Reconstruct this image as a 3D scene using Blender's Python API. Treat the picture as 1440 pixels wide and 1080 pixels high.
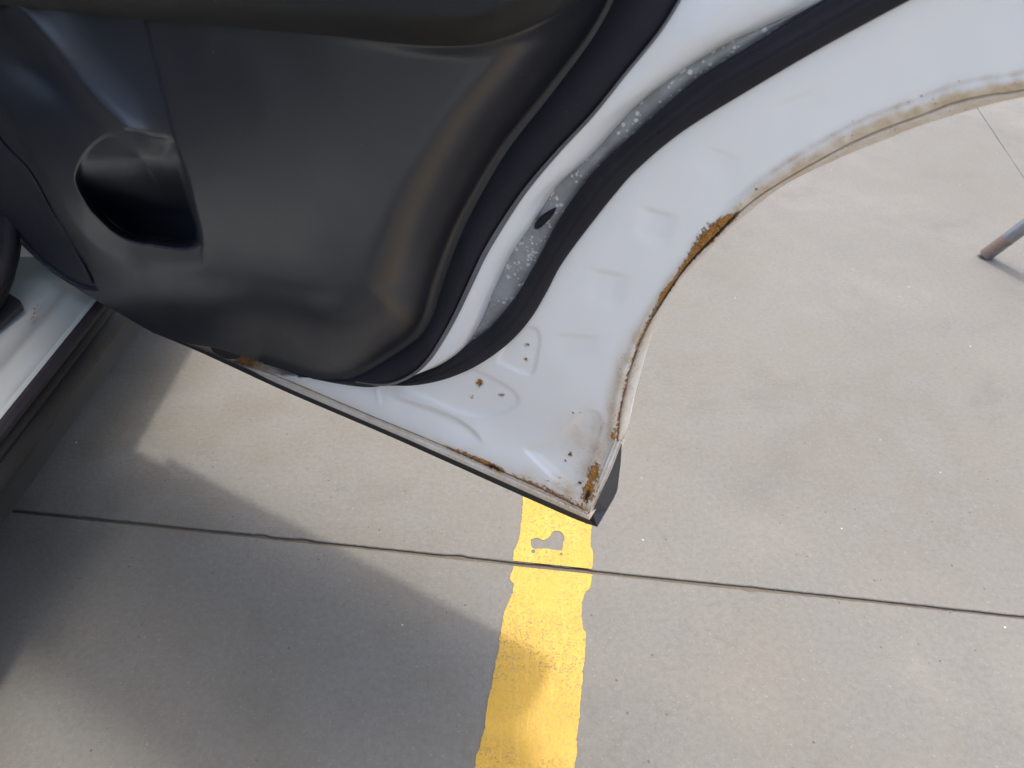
import bpy, bmesh, math, random
import numpy as np
from mathutils import Vector, Matrix, noise
from mathutils.geometry import tessellate_polygon
R = math.radians
random.seed(7); rng = np.random.default_rng(7)
S = bpy.context.scene
for o in list(bpy.data.objects): bpy.data.objects.remove(o)

# ------------------------------------------------------------------ camera
CAMH = 1.15; PITCH = R(40); FPX = 998.0
cam_d = bpy.data.cameras.new('camera'); cam = bpy.data.objects.new('camera', cam_d)
S.collection.objects.link(cam); S.camera = cam
cam.location = (0, 0, CAMH); cam.rotation_euler = (R(90) - PITCH, 0, 0)
cam_d.sensor_width = 36; cam_d.lens = FPX / 1440 * 36; cam_d.clip_start = .02; cam_d.clip_end = 3000
cam_d.dof.use_dof = True; cam_d.dof.focus_distance = 1.02; cam_d.dof.aperture_fstop = 8.0

# ------------------------------------------------------------------ light
SUN = Vector((.23, .217, 1)).normalized()
w = bpy.data.worlds.new('World'); S.world = w; w.use_nodes = True
wn = w.node_tree.nodes; wl = w.node_tree.links
sky = wn.new('ShaderNodeTexSky'); sky.sky_type = 'NISHITA'; sky.sun_disc = False
sky.sun_elevation = math.asin(SUN.z); sky.sun_rotation = math.atan2(SUN.x, SUN.y)
sky.air_density = .95; sky.dust_density = 5.0; sky.ozone_density = 1.0
bg = wn['Background']; bg.inputs['Strength'].default_value = .15
wl.new(sky.outputs[0], bg.inputs[0])
ld = bpy.data.lights.new('sun', 'SUN'); ld.energy = 1.0; ld.angle = R(3.5); ld.color = (1, .94, .86)
sun = bpy.data.objects.new('sun', ld); S.collection.objects.link(sun)
sun.rotation_euler = SUN.to_track_quat('Z', 'Y').to_euler(); sun.location = (1, 1, 4)
S.view_settings.view_transform = 'Standard'; S.view_settings.look = 'None'
S.view_settings.exposure = 1.58; S.view_settings.gamma = 1
S.view_settings.use_curve_mapping = False
S.cycles.max_bounces = 6; S.cycles.diffuse_bounces = 4

# ------------------------------------------------------------------ projection helpers (pixel of the photo -> point of the place)
cp, sp = math.cos(PITCH), math.sin(PITCH)
def ray(u, v):
    a = (np.asarray(u, float) - 720) / FPX; b = (np.asarray(v, float) - 540) / FPX
    return np.stack([a, cp - b * sp, -sp - b * cp], -1)
def floor_pt(u, v, z=0.):
    r = ray(u, v); t = (z - CAMH) / r[..., 2]
    return r * t[..., None] + np.array([0, 0, CAMH])
def at_x(u, v, x):
    r = ray(u, v); t = x / r[..., 0]
    return r * t[..., None] + np.array([0, 0, CAMH])
A0 = floor_pt(838, 738, .35); B0 = floor_pt(213, 466, .35)
dirn = A0 - B0; dirn /= np.linalg.norm(dirn)         # along the door, towards its free end
NRM = np.array([dirn[1], -dirn[0], 0.])               # inner face normal
if NRM @ A0 > 0: NRM = -NRM
def P(u, v, d=0.):
    r = ray(u, v); d = np.asarray(d, float)
    c = A0 @ NRM + d - NRM[2] * CAMH                  # plane: x.n = A0.n + d
    t = c / (r @ NRM)
    return r * t[..., None] + np.array([0, 0, CAMH])
def SZ(s, z, d=0.): return A0 + dirn * s + NRM * d + np.array([0, 0, z - .35])

# ------------------------------------------------------------------ curves
def cr(pts, n=None, step=4.):
    p = np.array(pts, float); q = np.vstack([2*p[0]-p[1], p, 2*p[-1]-p[-2]])
    out = []
    for i in range(len(p) - 1):
        p0, p1, p2, p3 = q[i:i+4]; L = np.linalg.norm(p2 - p1); k = max(2, int(L / step) + 1)
        t = np.linspace(0, 1, k, endpoint=False)[:, None]
        out.append(.5*((2*p1)+(-p0+p2)*t+(2*p0-5*p1+4*p2-p3)*t*t+(-p0+3*p1-3*p2+p3)*t**3))
    out = np.vstack(out + [p[-1:]])
    return resample(out, n) if n else out
def resample(p, n):
    L = np.r_[0, np.cumsum(np.linalg.norm(np.diff(p, axis=0), axis=1))]
    t = np.linspace(0, L[-1], n)
    return np.stack([np.interp(t, L, p[:, k]) for k in range(p.shape[1])], -1)
def dist(U, V, c):
    """distance, nearest point, arc fraction, side (+ = left of travel in image) to polyline c"""
    best = np.full(U.shape, 1e9); nx = np.zeros(U.shape); ny = np.zeros(U.shape); fr = np.zeros(U.shape); sd = np.zeros(U.shape)
    L = np.r_[0, np.cumsum(np.linalg.norm(np.diff(c, axis=0), axis=1))]
    for i in range(len(c) - 1):
        a = c[i]; b = c[i+1]; e = b - a; l2 = e @ e
        if l2 < 1e-9: continue
        t = np.clip(((U-a[0])*e[0] + (V-a[1])*e[1]) / l2, 0, 1)
        px = a[0]+t*e[0]; py = a[1]+t*e[1]; dd = np.hypot(U-px, V-py)
        m = dd < best
        best = np.where(m, dd, best); nx = np.where(m, px, nx); ny = np.where(m, py, ny)
        fr = np.where(m, (L[i]+t*math.sqrt(l2))/L[-1], fr)
        sd = np.where(m, np.sign((U-a[0])*e[1]-(V-a[1])*e[0]), sd)
    return best, nx, ny, fr, sd
def inside(U, V, c):
    r = np.zeros(U.shape, bool); n = len(c)
    for i in range(n):
        x0, y0 = c[i]; x1, y1 = c[(i+1) % n]
        if y0 == y1: continue
        m = ((y0 > V) != (y1 > V)) & (U < (x1-x0)*(V-y0)/(y1-y0)+x0)
        r ^= m
    return r
def sm(x, a, b):
    t = np.clip((x-a)/(b-a), 0, 1); return t*t*(3-2*t)
def sdf(U, V, poly):
    c = np.vstack([poly, poly[:1]]); b = dist(U, V, c)[0]
    return np.where(inside(U, V, poly), b, -b)
def vnoise(U, V, sc, seed=0):
    g = np.random.default_rng(seed).random((256, 256))
    x = U/sc+1000; y = V/sc+1000; xi = np.floor(x).astype(int); yi = np.floor(y).astype(int)
    fx = x-xi; fy = y-yi; fx = fx*fx*(3-2*fx); fy = fy*fy*(3-2*fy)
    G = lambda i, j: g[i % 256, j % 256]
    return (G(xi,yi)*(1-fx)+G(xi+1,yi)*fx)*(1-fy)+(G(xi,yi+1)*(1-fx)+G(xi+1,yi+1)*fx)*fy
def blob(U, V, cx, cy, rx, ry, ang=0):
    c, s = math.cos(R(ang)), math.sin(R(ang)); x = (U-cx)*c+(V-cy)*s; y = -(U-cx)*s+(V-cy)*c
    return np.exp(-((x/rx)**2+(y/ry)**2))

# ------------------------------------------------------------------ object helpers
C = S.collection
def tag(o, label=None, cat=None, group=None, kind=None):
    if label: o['label'] = label
    if cat: o['category'] = cat
    if group: o['group'] = group
    if kind: o['kind'] = kind
    return o
def empty(name, loc=(0,0,0), parent=None):
    o = bpy.data.objects.new(name, None); C.objects.link(o); o.location = loc; o.empty_display_size = .1
    if parent: o.parent = parent
    return o
def link(name, me, mat, parent=None, smooth=True):
    if mat is not None:
        for m in (mat if isinstance(mat, (list, tuple)) else [mat]): me.materials.append(m)
    if smooth: me.shade_smooth()
    o = bpy.data.objects.new(name, me); C.objects.link(o)
    if parent:
        o.parent = parent; o.matrix_parent_inverse = Matrix.Translation(-wloc(parent))
    return o
def wloc(o):
    v = Vector(o.location)
    if o.parent: v = Vector(o.location)   # parts keep world coordinates in their meshes
    return v
def mesh_from(name, V, F):
    me = bpy.data.meshes.new(name); me.from_pydata([tuple(v) for v in V], [], [tuple(int(i) for i in f) for f in F]); me.update(); return me
def fixn(me):
    bm = bmesh.new(); bm.from_mesh(me); bmesh.ops.recalc_face_normals(bm, faces=bm.faces); bm.to_mesh(me); bm.free()
def auto(o, ang=35):
    me = o.data; me.shade_smooth()
    bm = bmesh.new(); bm.from_mesh(me)
    for e in bm.edges:
        if len(e.link_faces) == 2 and e.calc_face_angle(0) > R(ang): e.smooth = False
    bm.to_mesh(me); bm.free()
    return o

def field(name, poly, step, dfun, mat, parent, thick=.004, attrs=None):
    """relief sheet over a traced outline; the outline is closed with a rim going back into the door"""
    poly = np.asarray(poly, float)
    u0, v0 = poly.min(0) - step; u1, v1 = poly.max(0) + step
    gu = np.arange(u0, u1 + step, step); gv = np.arange(v0, v1 + step, step)
    U, V = np.meshgrid(gu, gv, indexing='ij')
    ins = inside(U, V, poly)
    nb = np.zeros_like(ins)
    for di in (-1, 0, 1):
        for dj in (-1, 0, 1):
            nb |= np.roll(np.roll(ins, di, 0), dj, 1)
    near = nb
    cl = np.vstack([poly, poly[:1]])
    ii = np.where(near)
    b, nx, ny, _, _ = dist(U[ii], V[ii], cl)
    snap = (~ins[ii]) | (b < .35*step)
    uu = np.where(snap, nx, U[ii]); vv = np.where(snap, ny, V[ii])
    idx = -np.ones(U.shape, int); idx[ii] = np.arange(len(uu))
    full_in = np.zeros(len(uu), bool); full_in[:] = ~snap
    q = np.stack([idx[:-1,:-1], idx[1:,:-1], idx[1:,1:], idx[:-1,1:]], -1).reshape(-1, 4)
    q = q[(q >= 0).all(1)]
    q = q[full_in[q].any(1)]
    used = np.unique(q); rm = -np.ones(len(uu), int); rm[used] = np.arange(len(used)); q = rm[q]; uu = uu[used]; vv = vv[used]
    d = dfun(uu, vv); pts = P(uu, vv, d)
    # boundary edges
    e = np.concatenate([q[:, [0,1]], q[:, [1,2]], q[:, [2,3]], q[:, [3,0]]])
    key = np.sort(e, 1); k = key[:,0]*len(uu)+key[:,1]; un, inv, cnt = np.unique(k, return_inverse=True, return_counts=True)
    be = e[cnt[inv] == 1]
    bv = np.unique(be); n0 = len(uu); mp = -np.ones(n0, int); mp[bv] = np.arange(len(bv)); nbv = len(bv)
    front = pts[bv]; back = front - NRM * thick
    allp = np.vstack([pts, front, back])
    rim = np.stack([be[:,1], be[:,0], be[:,0], be[:,1]], -1)
    rim = np.stack([n0+mp[be[:,1]], n0+mp[be[:,0]], n0+nbv+mp[be[:,0]], n0+nbv+mp[be[:,1]]], -1)
    faces = np.vstack([q, rim])
    me = bpy.data.meshes.new(name); me.from_pydata(allp.tolist(), [], faces.tolist())
    if attrs:
        ex = np.concatenate([uu, uu[bv], uu[bv]]); ey = np.concatenate([vv, vv[bv], vv[bv]])
        col = np.zeros((len(ex), 4), np.float32); col[:, 3] = 1
        for c_, f_ in enumerate(attrs): col[:, c_] = np.clip(f_(ex, ey), 0, 1)
        at = me.color_attributes.new('mask', 'FLOAT_COLOR', 'POINT'); at.data.foreach_set('color', col.ravel())
    # face the camera
    me.update()
    if me.polygons[0].normal @ Vector(NRM) < 0: me.flip_normals()
    return link(name, me, mat, parent)

def loft(name, L, Rr, n, m, prof, mat, parent, thick=.004, attr=None):
    """strip between two traced curves; prof(t across 0..1, s along 0..1) gives its height on the door"""
    L = resample(L, n); Rr = resample(Rr, n)
    t = np.linspace(0, 1, m)[None, :]; s = np.linspace(0, 1, n)[:, None]
    U = L[:, None, 0]*(1-t)+Rr[:, None, 0]*t; V = L[:, None, 1]*(1-t)+Rr[:, None, 1]*t
    d = prof(t+0*s, s+0*t); pts = P(U, V, d)
    bk = pts[:, [0, -1]] - NRM*thick
    allp = np.concatenate([bk[:, :1], pts[:, :1], pts, pts[:, -1:], bk[:, 1:]], 1); m2 = m+4
    i, j = np.meshgrid(np.arange(n-1), np.arange(m2-1), indexing='ij'); a = (i*m2+j).ravel()
    skip = ((j == 1) | (j == m2-3)).ravel()
    f = np.stack([a, a+1, a+m2+1, a+m2], -1)[~skip]
    me = bpy.data.meshes.new(name); me.from_pydata(allp.reshape(-1, 3).tolist(), [], f.tolist())
    if attr is not None:
        at = me.color_attributes.new('mask', 'FLOAT_COLOR', 'POINT')
        Ua = np.concatenate([U[:, :1], U[:, :1], U, U[:, -1:], U[:, -1:]], 1); Va = np.concatenate([V[:, :1], V[:, :1], V, V[:, -1:], V[:, -1:]], 1)
        col = np.zeros((Ua.size, 4), np.float32); col[:, 3] = 1
        for c_, f_ in enumerate(attr): col[:, c_] = np.clip(f_(Ua.ravel(), Va.ravel()), 0, 1)
        at.data.foreach_set('color', col.ravel())
    me.update()
    k = (n//2)*(m+1)
    nr = sum((Vector(p.normal) @ Vector(NRM)) * p.area for p in me.polygons)
    if nr < 0: me.flip_normals()
    return link(name, me, mat, parent)

def tube(name, pts, rad, mat, parent=None, seg=12, cap=True):
    pts = [Vector(p) for p in pts]; V = []; F = []
    rads = rad if hasattr(rad, '__len__') else [rad]*len(pts)
    up = Vector((.3, .2, 1)).normalized()
    for i, p in enumerate(pts):
        t = (pts[min(i+1, len(pts)-1)] - pts[max(i-1, 0)]).normalized()
        x = t.cross(up).normalized() if abs(t @ up) < .98 else t.orthogonal().normalized(); y = t.cross(x)
        for k in range(seg):
            a = 2*math.pi*k/seg; V.append(p+(x*math.cos(a)+y*math.sin(a))*rads[i])
    for i in range(len(pts)-1):
        for k in range(seg): F.append((i*seg+k, i*seg+(k+1) % seg, (i+1)*seg+(k+1) % seg, (i+1)*seg+k))
    if cap: F += [tuple(range(seg)), tuple(range((len(pts)-1)*seg, len(pts)*seg))]
    me = mesh_from(name, V, F); fixn(me)
    return auto(link(name, me, mat, parent), 50)

def prism(name, poly2, f, d0, d1, mat, parent, bev=0, smooth=False):
    """polygon in (s,z)-like coordinates, extruded between depths d0 and d1 through f(a,b,d)"""
    n = len(poly2); V = [f(a, b, d0) for a, b in poly2]+[f(a, b, d1) for a, b in poly2]
    F = [tuple(range(n)), tuple(range(2*n-1, n-1, -1))]+[(i, (i+1) % n, n+(i+1) % n, n+i) for i in range(n)]
    me = mesh_from(name, V, F); bm = bmesh.new(); bm.from_mesh(me); bmesh.ops.recalc_face_normals(bm, faces=bm.faces)
    if bev: bmesh.ops.bevel(bm, geom=list(bm.edges), offset=bev, segments=2, affect='EDGES', profile=.5, clamp_overlap=True)
    bmesh.ops.triangulate(bm, faces=[q for q in bm.faces if len(q.verts) > 4]); bm.to_mesh(me); bm.free()
    return auto(link(name, me, mat, parent), 35)

def box(name, x0, x1, y0, y1, z0, z1, mat, parent, bev=.004):
    return prism(name, [(x0, y0), (x1, y0), (x1, y1), (x0, y1)], lambda a, b, d: (a, b, d), z0, z1, mat, parent, bev)

# ------------------------------------------------------------------ materials
class NT:
    def __init__(s, name):
        s.m = bpy.data.materials.new(name); s.m.use_nodes = True; s.t = s.m.node_tree; s.b = s.t.nodes['Principled BSDF']
        s.co = s.n('ShaderNodeTexCoord').outputs['Object']
    def n(s, ty, **k):
        x = s.t.nodes.new(ty)
        for a, b in k.items(): setattr(x, a, b)
        return x
    def put(s, sock, v):
        if isinstance(v, bpy.types.NodeSocket): s.t.links.new(v, sock)
        else: sock.default_value = v
    def noise(s, sc, det=4, ro=.55, co=None, dist=0):
        x = s.n('ShaderNodeTexNoise'); x.inputs['Scale'].default_value = sc; x.inputs['Detail'].default_value = det
        x.inputs['Roughness'].default_value = ro; x.inputs['Distortion'].default_value = dist
        s.put(x.inputs['Vector'], co or s.co); return x.outputs['Fac']
    def voro(s, sc, feat='F1', co=None, rnd=1):
        x = s.n('ShaderNodeTexVoronoi', feature=feat); x.inputs['Scale'].default_value = sc; x.inputs['Randomness'].default_value = rnd
        s.put(x.inputs['Vector'], co or s.co); return x.outputs['Distance']
    def ramp(s, f, a, b, lo=0., hi=1.):
        x = s.n('ShaderNodeMapRange'); x.interpolation_type = 'SMOOTHSTEP'
        s.put(x.inputs['Value'], f); x.inputs['From Min'].default_value = a; x.inputs['From Max'].default_value = b
        x.inputs['To Min'].default_value = lo; x.inputs['To Max'].default_value = hi; return x.outputs['Result']
    def math(s, op, a, b=0.):
        x = s.n('ShaderNodeMath', operation=op); s.put(x.inputs[0], a); s.put(x.inputs[1], b); return x.outputs[0]
    def mix(s, f, a, b):
        x = s.n('ShaderNodeMix', data_type='RGBA'); s.put(x.inputs[0], f)
        s.put(x.inputs[6], a if isinstance(a, bpy.types.NodeSocket) else (*a, 1)); s.put(x.inputs[7], b if isinstance(b, bpy.types.NodeSocket) else (*b, 1)); return x.outputs[2]
    def bump(s, h, dist, st=1., prev=None):
        x = s.n('ShaderNodeBump'); x.inputs['Distance'].default_value = dist; x.inputs['Strength'].default_value = st
        s.put(x.inputs['Height'], h)
        if prev: s.put(x.inputs['Normal'], prev)
        return x.outputs[0]
    def mask(s):
        a = s.n('ShaderNodeAttribute', attribute_name='mask'); q = s.n('ShaderNodeSeparateColor'); s.put(q.inputs[0], a.outputs['Color']); return q.outputs
    def map(s, sc=(1,1,1), rot=(0,0,0), loc=(0,0,0)):
        x = s.n('ShaderNodeMapping'); s.put(x.inputs[0], s.co); x.inputs['Scale'].default_value = sc; x.inputs['Rotation'].default_value = rot; x.inputs['Location'].default_value = loc
        return x.outputs[0]
    def fin(s, col, rough=.5, nrm=None, metal=0, spec=.5, coat=0, **k):
        b = s.b.inputs
        s.put(b['Base Color'], col if isinstance(col, bpy.types.NodeSocket) else (*col, 1)); s.put(b['Roughness'], rough)
        s.put(b['Metallic'], metal); s.put(b['Specular IOR Level'], spec); s.put(b['Coat Weight'], coat); b['Coat Roughness'].default_value = .08
        if nrm: s.put(b['Normal'], nrm)
        return s.m

def mat_concrete():
    m = NT('concrete')
    big = m.noise(1.3, 5, .6); mid = m.noise(6, 6, .65); fine = m.noise(90, 4, .7); grit = m.noise(420, 2, .6)
    c = m.mix(m.ramp(big, .32, .68), (.106, .101, .084), (.136, .131, .117))
    c = m.mix(m.ramp(mid, .38, .66), c, (.130, .128, .118))
    st = m.noise(3.1, 6, .7, m.map(loc=(7, 3, 0)), .6)
    c = m.mix(m.ramp(st, .52, .72, 0, .42), c, (.084, .080, .072))
    warm = m.noise(2.2, 4, .6, m.map(loc=(3, 9, 0)))
    c = m.mix(m.ramp(warm, .5, .75, 0, .2), c, (.142, .127, .097))
    c = m.mix(m.ramp(fine, .3, .75, .0, .38), c, (.075, .070, .059))
    # map-like worn aggregate: small dark pores, clustered
    clus = m.ramp(m.noise(4.5, 4, .6, m.map(loc=(1, 5, 2))), .5, .66)
    v = m.voro(230, 'DISTANCE_TO_EDGE', m.map(loc=(.3, 0, 0)))
    vv = m.n('ShaderNodeTexNoise'); 
    crk = m.math('MULTIPLY', m.ramp(v, .0, .09, 1, 0), m.math('MULTIPLY', clus, m.ramp(m.noise(60, 2), .48, .6)))
    c = m.mix(m.math('MULTIPLY', crk, .16), c, (.06, .055, .048))
    pit = m.voro(38); gate = m.ramp(m.noise(17, 2), .5, .56)
    pits = m.math('MULTIPLY', m.ramp(pit, .05, .1, 1, 0), gate)
    c = m.mix(m.math('MULTIPLY', pits, .7), c, (.07, .06, .05))
    wp = m.voro(16, co=m.map(loc=(4, 2, 0))); c = m.mix(m.math('MULTIPLY', m.ramp(wp, .022, .034, 1, 0), m.ramp(m.noise(9, 2), .5, .52)), c, (.45, .43, .4))
    gr2 = m.noise(210, 6, .75, m.map(loc=(5, 1, 0))); gg = m.ramp(m.noise(5.5, 4, .6, m.map(loc=(8, 2, 1))), .3, .75, .5, .9)
    c = m.mix(m.math('MULTIPLY', m.ramp(gr2, .60, .67), gg), c, (.066, .060, .050))
    c = m.mix(m.math('MULTIPLY', m.ramp(m.noise(170, 4, .7, m.map(loc=(2, 8, 0))), .60, .68), .55), c, (.21, .203, .186))
    ve = m.voro(95, 'DISTANCE_TO_EDGE'); hair = m.math('MULTIPLY', m.ramp(ve, .0, .045, 1, 0), m.math('MULTIPLY', clus, m.ramp(m.noise(25, 3), .48, .6)))
    c = m.mix(m.math('MULTIPLY', hair, .2), c, (.08, .07, .06))
    h = m.bump(grit, .0006, .5); h = m.bump(fine, .0016, .8, h); h = m.bump(m.math('SUBTRACT', 1., m.math('ADD', pits, m.math('MULTIPLY', crk, .2))), .0015, .8, h); h = m.bump(mid, .002, .5, h)
    return m.fin(c, m.ramp(mid, .3, .7, .62, .82), h, spec=.35)
def mat_paint():
    m = NT('yellow_paint')
    mid = m.noise(9, 5, .6); fine = m.noise(170, 4, .7); sp_ = m.noise(330, 3, .65)
    c = m.mix(m.ramp(mid, .3, .7), (.375, .225, .016), (.435, .268, .026))
    c = m.mix(m.ramp(fine, .42, .68, 0, .5), c, (.28, .17, .04))
    gate = m.ramp(m.noise(7, 3, .6, m.map(loc=(2, .4, 0))), .38, .6, .2, 1.)
    worn = m.math('MULTIPLY', m.ramp(sp_, .57, .62), gate)
    c = m.mix(m.math('MULTIPLY', worn, .85), c, (.15, .13, .10))
    v = m.voro(42); ch = m.math('MULTIPLY', m.ramp(v, .09, .13, 1, 0), m.ramp(m.noise(21, 2), .54, .58)); c = m.mix(ch, c, (.17, .16, .14))
    st = m.noise(120, 2, .5, m.map(sc=(1, .06, 1), rot=(0, 0, -.13)))
    c = m.mix(m.ramp(st, .5, .75, 0, .25), c, (.52, .33, .08))
    h = m.bump(fine, .0009, .7); h = m.bump(m.math('SUBTRACT', 1., m.math('ADD', worn, ch)), .001, .7, h)
    return m.fin(c, .55, h, spec=.4)
def mat_white(name, rust=True, base=(.93, .90, .83)):
    m = NT(name); c = base; h = None; rough = .3
    peel = m.noise(45, 2); h = m.bump(peel, .0006, .25)
    if rust:
        k = m.mask(); g = m.noise(210, 8, .72); g2 = m.noise(480, 4, .7); g3 = m.noise(30, 4, .6)
        dm = m.math('MULTIPLY', k[1], m.ramp(g3, .2, .7, .65, 1.1))
        c = m.mix(m.math('MINIMUM', m.math('MULTIPLY', dm, m.ramp(g, .25, .75, .7, 1.15)), 1.), c, (.62, .475, .31))
        dots = m.math('MULTIPLY', m.ramp(m.voro(190), .1, .2, 1, 0), m.math('MULTIPLY', m.ramp(k[1], .12, .6), m.ramp(m.noise(75, 2), .5, .6)))
        c = m.mix(m.math('MULTIPLY', dots, .8), c, (.24, .12, .04))
        rv = m.math('ADD', k[0], m.math('MULTIPLY', m.math('SUBTRACT', g, .5), 2.0))
        rm = m.math('MULTIPLY', m.ramp(rv, .34, .60), m.ramp(k[0], .02, .12))
        rc = m.mix(m.ramp(g2, .35, .65), (.27, .085, .010), (.74, .34, .05))
        rc = m.mix(m.ramp(k[2], .2, .8), rc, (.045, .02, .01))
        rc = m.mix(m.ramp(m.noise(260, 3), .64, .72), rc, (.7, .45, .2))
        c = m.mix(m.math('MULTIPLY', m.ramp(k[0], .08, .7), m.ramp(g, .35, .6, .25, .85)), c, (.66, .38, .13))
        c = m.mix(rm, c, rc)
        h = m.bump(m.math('MULTIPLY', rm, g2), .003, 1., h)
        rough = m.math('ADD', .3, m.math('MINIMUM', m.math('ADD', m.math('MULTIPLY', rm, .55), m.math('MULTIPLY', dm, .3)), .6))
        coat = m.math('SUBTRACT', .5, m.math('MULTIPLY', rm, .5))
        return m.fin(c, rough, h, coat=.25)
    return m.fin(c, rough, h, coat=.3)
def mat_plastic(name, col=(.028, .029, .033), rough=.48, grain=520, gd=.0005, dust=True, spec=.5):
    m = NT(name); v = m.voro(grain, 'SMOOTH_F1'); n = m.noise(grain*.7, 2)
    h = m.bump(m.math('ADD', v, n), gd, .55); c = col
    if dust:
        c = m.mix(m.ramp(m.noise(5, 4), .35, .7, 0, .55), col, tuple(x*1.25+.003 for x in col))
        d = m.math('MULTIPLY', m.ramp(m.voro(60), .035, .06, 1, 0), m.ramp(m.noise(23, 2), .6, .62))
        c = m.mix(d, c, (.3, .29, .27))
    if spec >= .9: m.b.inputs['IOR'].default_value = 1.62
    return m.fin(c, m.ramp(m.noise(7, 4), .3, .7, rough-.03, rough+.05), h, spec=spec)
def mat_rubber(name='rubber', col=(.019, .017, .021), rough=.72):
    m = NT(name); h = m.bump(m.noise(260, 3), .0006, .5); h = m.bump(m.noise(30, 3), .0015, .3, h)
    c = m.mix(m.ramp(m.noise(14, 4), .3, .7), col, tuple(x*1.35 for x in col))
    d = m.math('MULTIPLY', m.ramp(m.voro(70), .05, .09, 1, 0), m.ramp(m.noise(31, 2), .58, .6)); c = m.mix(d, c, (.004, .004, .004))
    d2 = m.math('MULTIPLY', m.ramp(m.voro(160), .05, .1, 1, 0), m.ramp(m.noise(43, 2), .6, .64)); c = m.mix(m.math('MULTIPLY', d2, .5), c, (.14, .13, .13))
    return m.fin(c, rough, h, spec=.25)
def mat_sealer():
    m = NT('seam_sealer'); k = m.mask()
    v = m.n('ShaderNodeTexVoronoi', feature='F1'); v.inputs['Scale'].default_value = 215; m.put(v.inputs['Vector'], m.co)
    size = m.n('ShaderNodeSeparateColor'); m.put(size.inputs[0], v.outputs['Color'])
    gate = m.ramp(m.noise(45, 2), .38, .5)
    thr = m.math('MULTIPLY', m.math('MULTIPLY', size.outputs[0], .62), gate)
    dr = m.ramp(m.math('SUBTRACT', thr, v.outputs['Distance']), 0., .07)
    c = m.mix(m.ramp(m.noise(40, 3), .3, .7), (.25, .25, .235), (.36, .36, .345)); c = m.mix(dr, c, (.66, .66, .64))
    h = m.bump(dr, .0012, 1.)
    return m.fin(c, m.ramp(dr, 0, 1, .5, .25), h)
def simple(name, col, rough=.5, metal=0, ns=60, nd=.0006):
    m = NT(name); return m.fin(m.mix(m.ramp(m.noise(ns*.3, 4), .3, .7), col, tuple(x*.8 for x in col)), rough, m.bump(m.noise(ns, 3), nd, .4), metal=metal)
def mat_grille():
    m = NT('speaker_grille'); wv = m.n('ShaderNodeTexWave', wave_type='BANDS', bands_direction='Z'); wv.inputs['Scale'].default_value = 190
    wv.inputs['Distortion'].default_value = .25; m.put(wv.inputs['Vector'], m.co)
    h = m.bump(wv.outputs['Fac'], .0006, .8); h = m.bump(m.noise(400, 2), .0004, .4, h)
    return m.fin((.024, .025, .033), .5, h)
def mat_glass():
    m = NT('tinted_glass'); b = m.b.inputs; b['Base Color'].default_value = (.01, .012, .012, 1); b['Alpha'].default_value = .72; b['Roughness'].default_value = .02
    return m.m
M = dict(sillclad=mat_plastic('rocker_plastic', (.010, .010, .0105), .6, 420, .0006, spec=.35), sill=mat_white('shaded_sill_paint', False, (.43, .455, .43)), conc=mat_concrete(), yel=mat_paint(), door=mat_white('door_paint'), body=mat_white('body_paint', False, (.86, .86, .83)),  # sill: white body paint with the shade on it put into a darker colour
         trim=mat_plastic('trim_plastic', (.0062, .0082, .0150), .44, 640, gd=.00022, spec=.9), arm=mat_plastic('armrest_plastic', (.006, .006, .006), .6, 700, .0003), rub=mat_rubber(),
         felt=mat_rubber('seal_rubber', (.017, .0155, .022), .66), seal=mat_sealer(), clad=mat_plastic('cladding_plastic', (.03, .03, .033), .55, 420, .0006),
         grille=mat_grille(), glass=mat_glass(), steel=simple('worn_steel', (.36, .37, .40), .32, .9), dark=simple('dark_underbody', (.02, .019, .018), .8),
         dirt=simple('joint_dirt', (.095, .082, .062), .95, 0, 200, .002), metal=simple('rim_metal', (.5, .5, .52), .35, .9), fabric=simple('seat_fabric', (.05, .05, .055), .9, 0, 300),
         lip=mat_rubber('seal_lip', (.12, .12, .125), .5), ground=simple('ground_concrete', (.20, .18, .155), .9, 0, 40))

# ------------------------------------------------------------------ floor
gnd = mesh_from('ground', [(-400,-400,-.005), (400,-400,-.005), (400,400,-.005), (-400,400,-.005)], [(0,1,2,3)])
tag(link('ground', gnd, M['dirt'], smooth=False), kind='structure')
floor = tag(empty('floor'), kind='structure')
ja = floor_pt(0, 716)[:2]; jb = floor_pt(1440, 868)[:2]; jd = (jb-ja)/np.linalg.norm(jb-ja); jn = np.array([-jd[1], jd[0]])
ca = floor_pt(1380, 160)[:2]; cb = floor_pt(1440, 250)[:2]; cd = (cb-ca)/np.linalg.norm(cb-ca); cn = np.array([-cd[1], cd[0]])
den = jd[0]*cd[1]-jd[1]*cd[0]; tt = ((ca-ja)[0]*cd[1]-(ca-ja)[1]*cd[0])/den; X0 = ja+jd*tt
def wob(t, amp, seed, side=0):
    r = 0
    for k, f in enumerate((3., 9., 27., 90., 260.)):
        r += noise.noise(Vector((t*f, seed*7.3, k*3.1)))*amp/(1+k*.55)
    ch = noise.noise(Vector((t*22, seed*3.7+5, 9.)))
    return r+max(0, ch-.42)*amp*9
def edge(p0, dr, nr, t0, t1, off, seed, fine=.004, amp=.0011):
    """one slab edge: fine steps near the picture, long ones beyond"""
    ts = [t0]; t = t0
    while t < t1:
        near = abs((p0+dr*t)[0]) < 2.2 and -.2 < (p0+dr*t)[1] < 3.8
        t = min(t1, t+(fine if near else .4)); ts.append(t)
    return [tuple(p0+dr*t+nr*(off+(1 if off > 0 else -1)*wob(t, amp, seed))) for t in ts]
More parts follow.
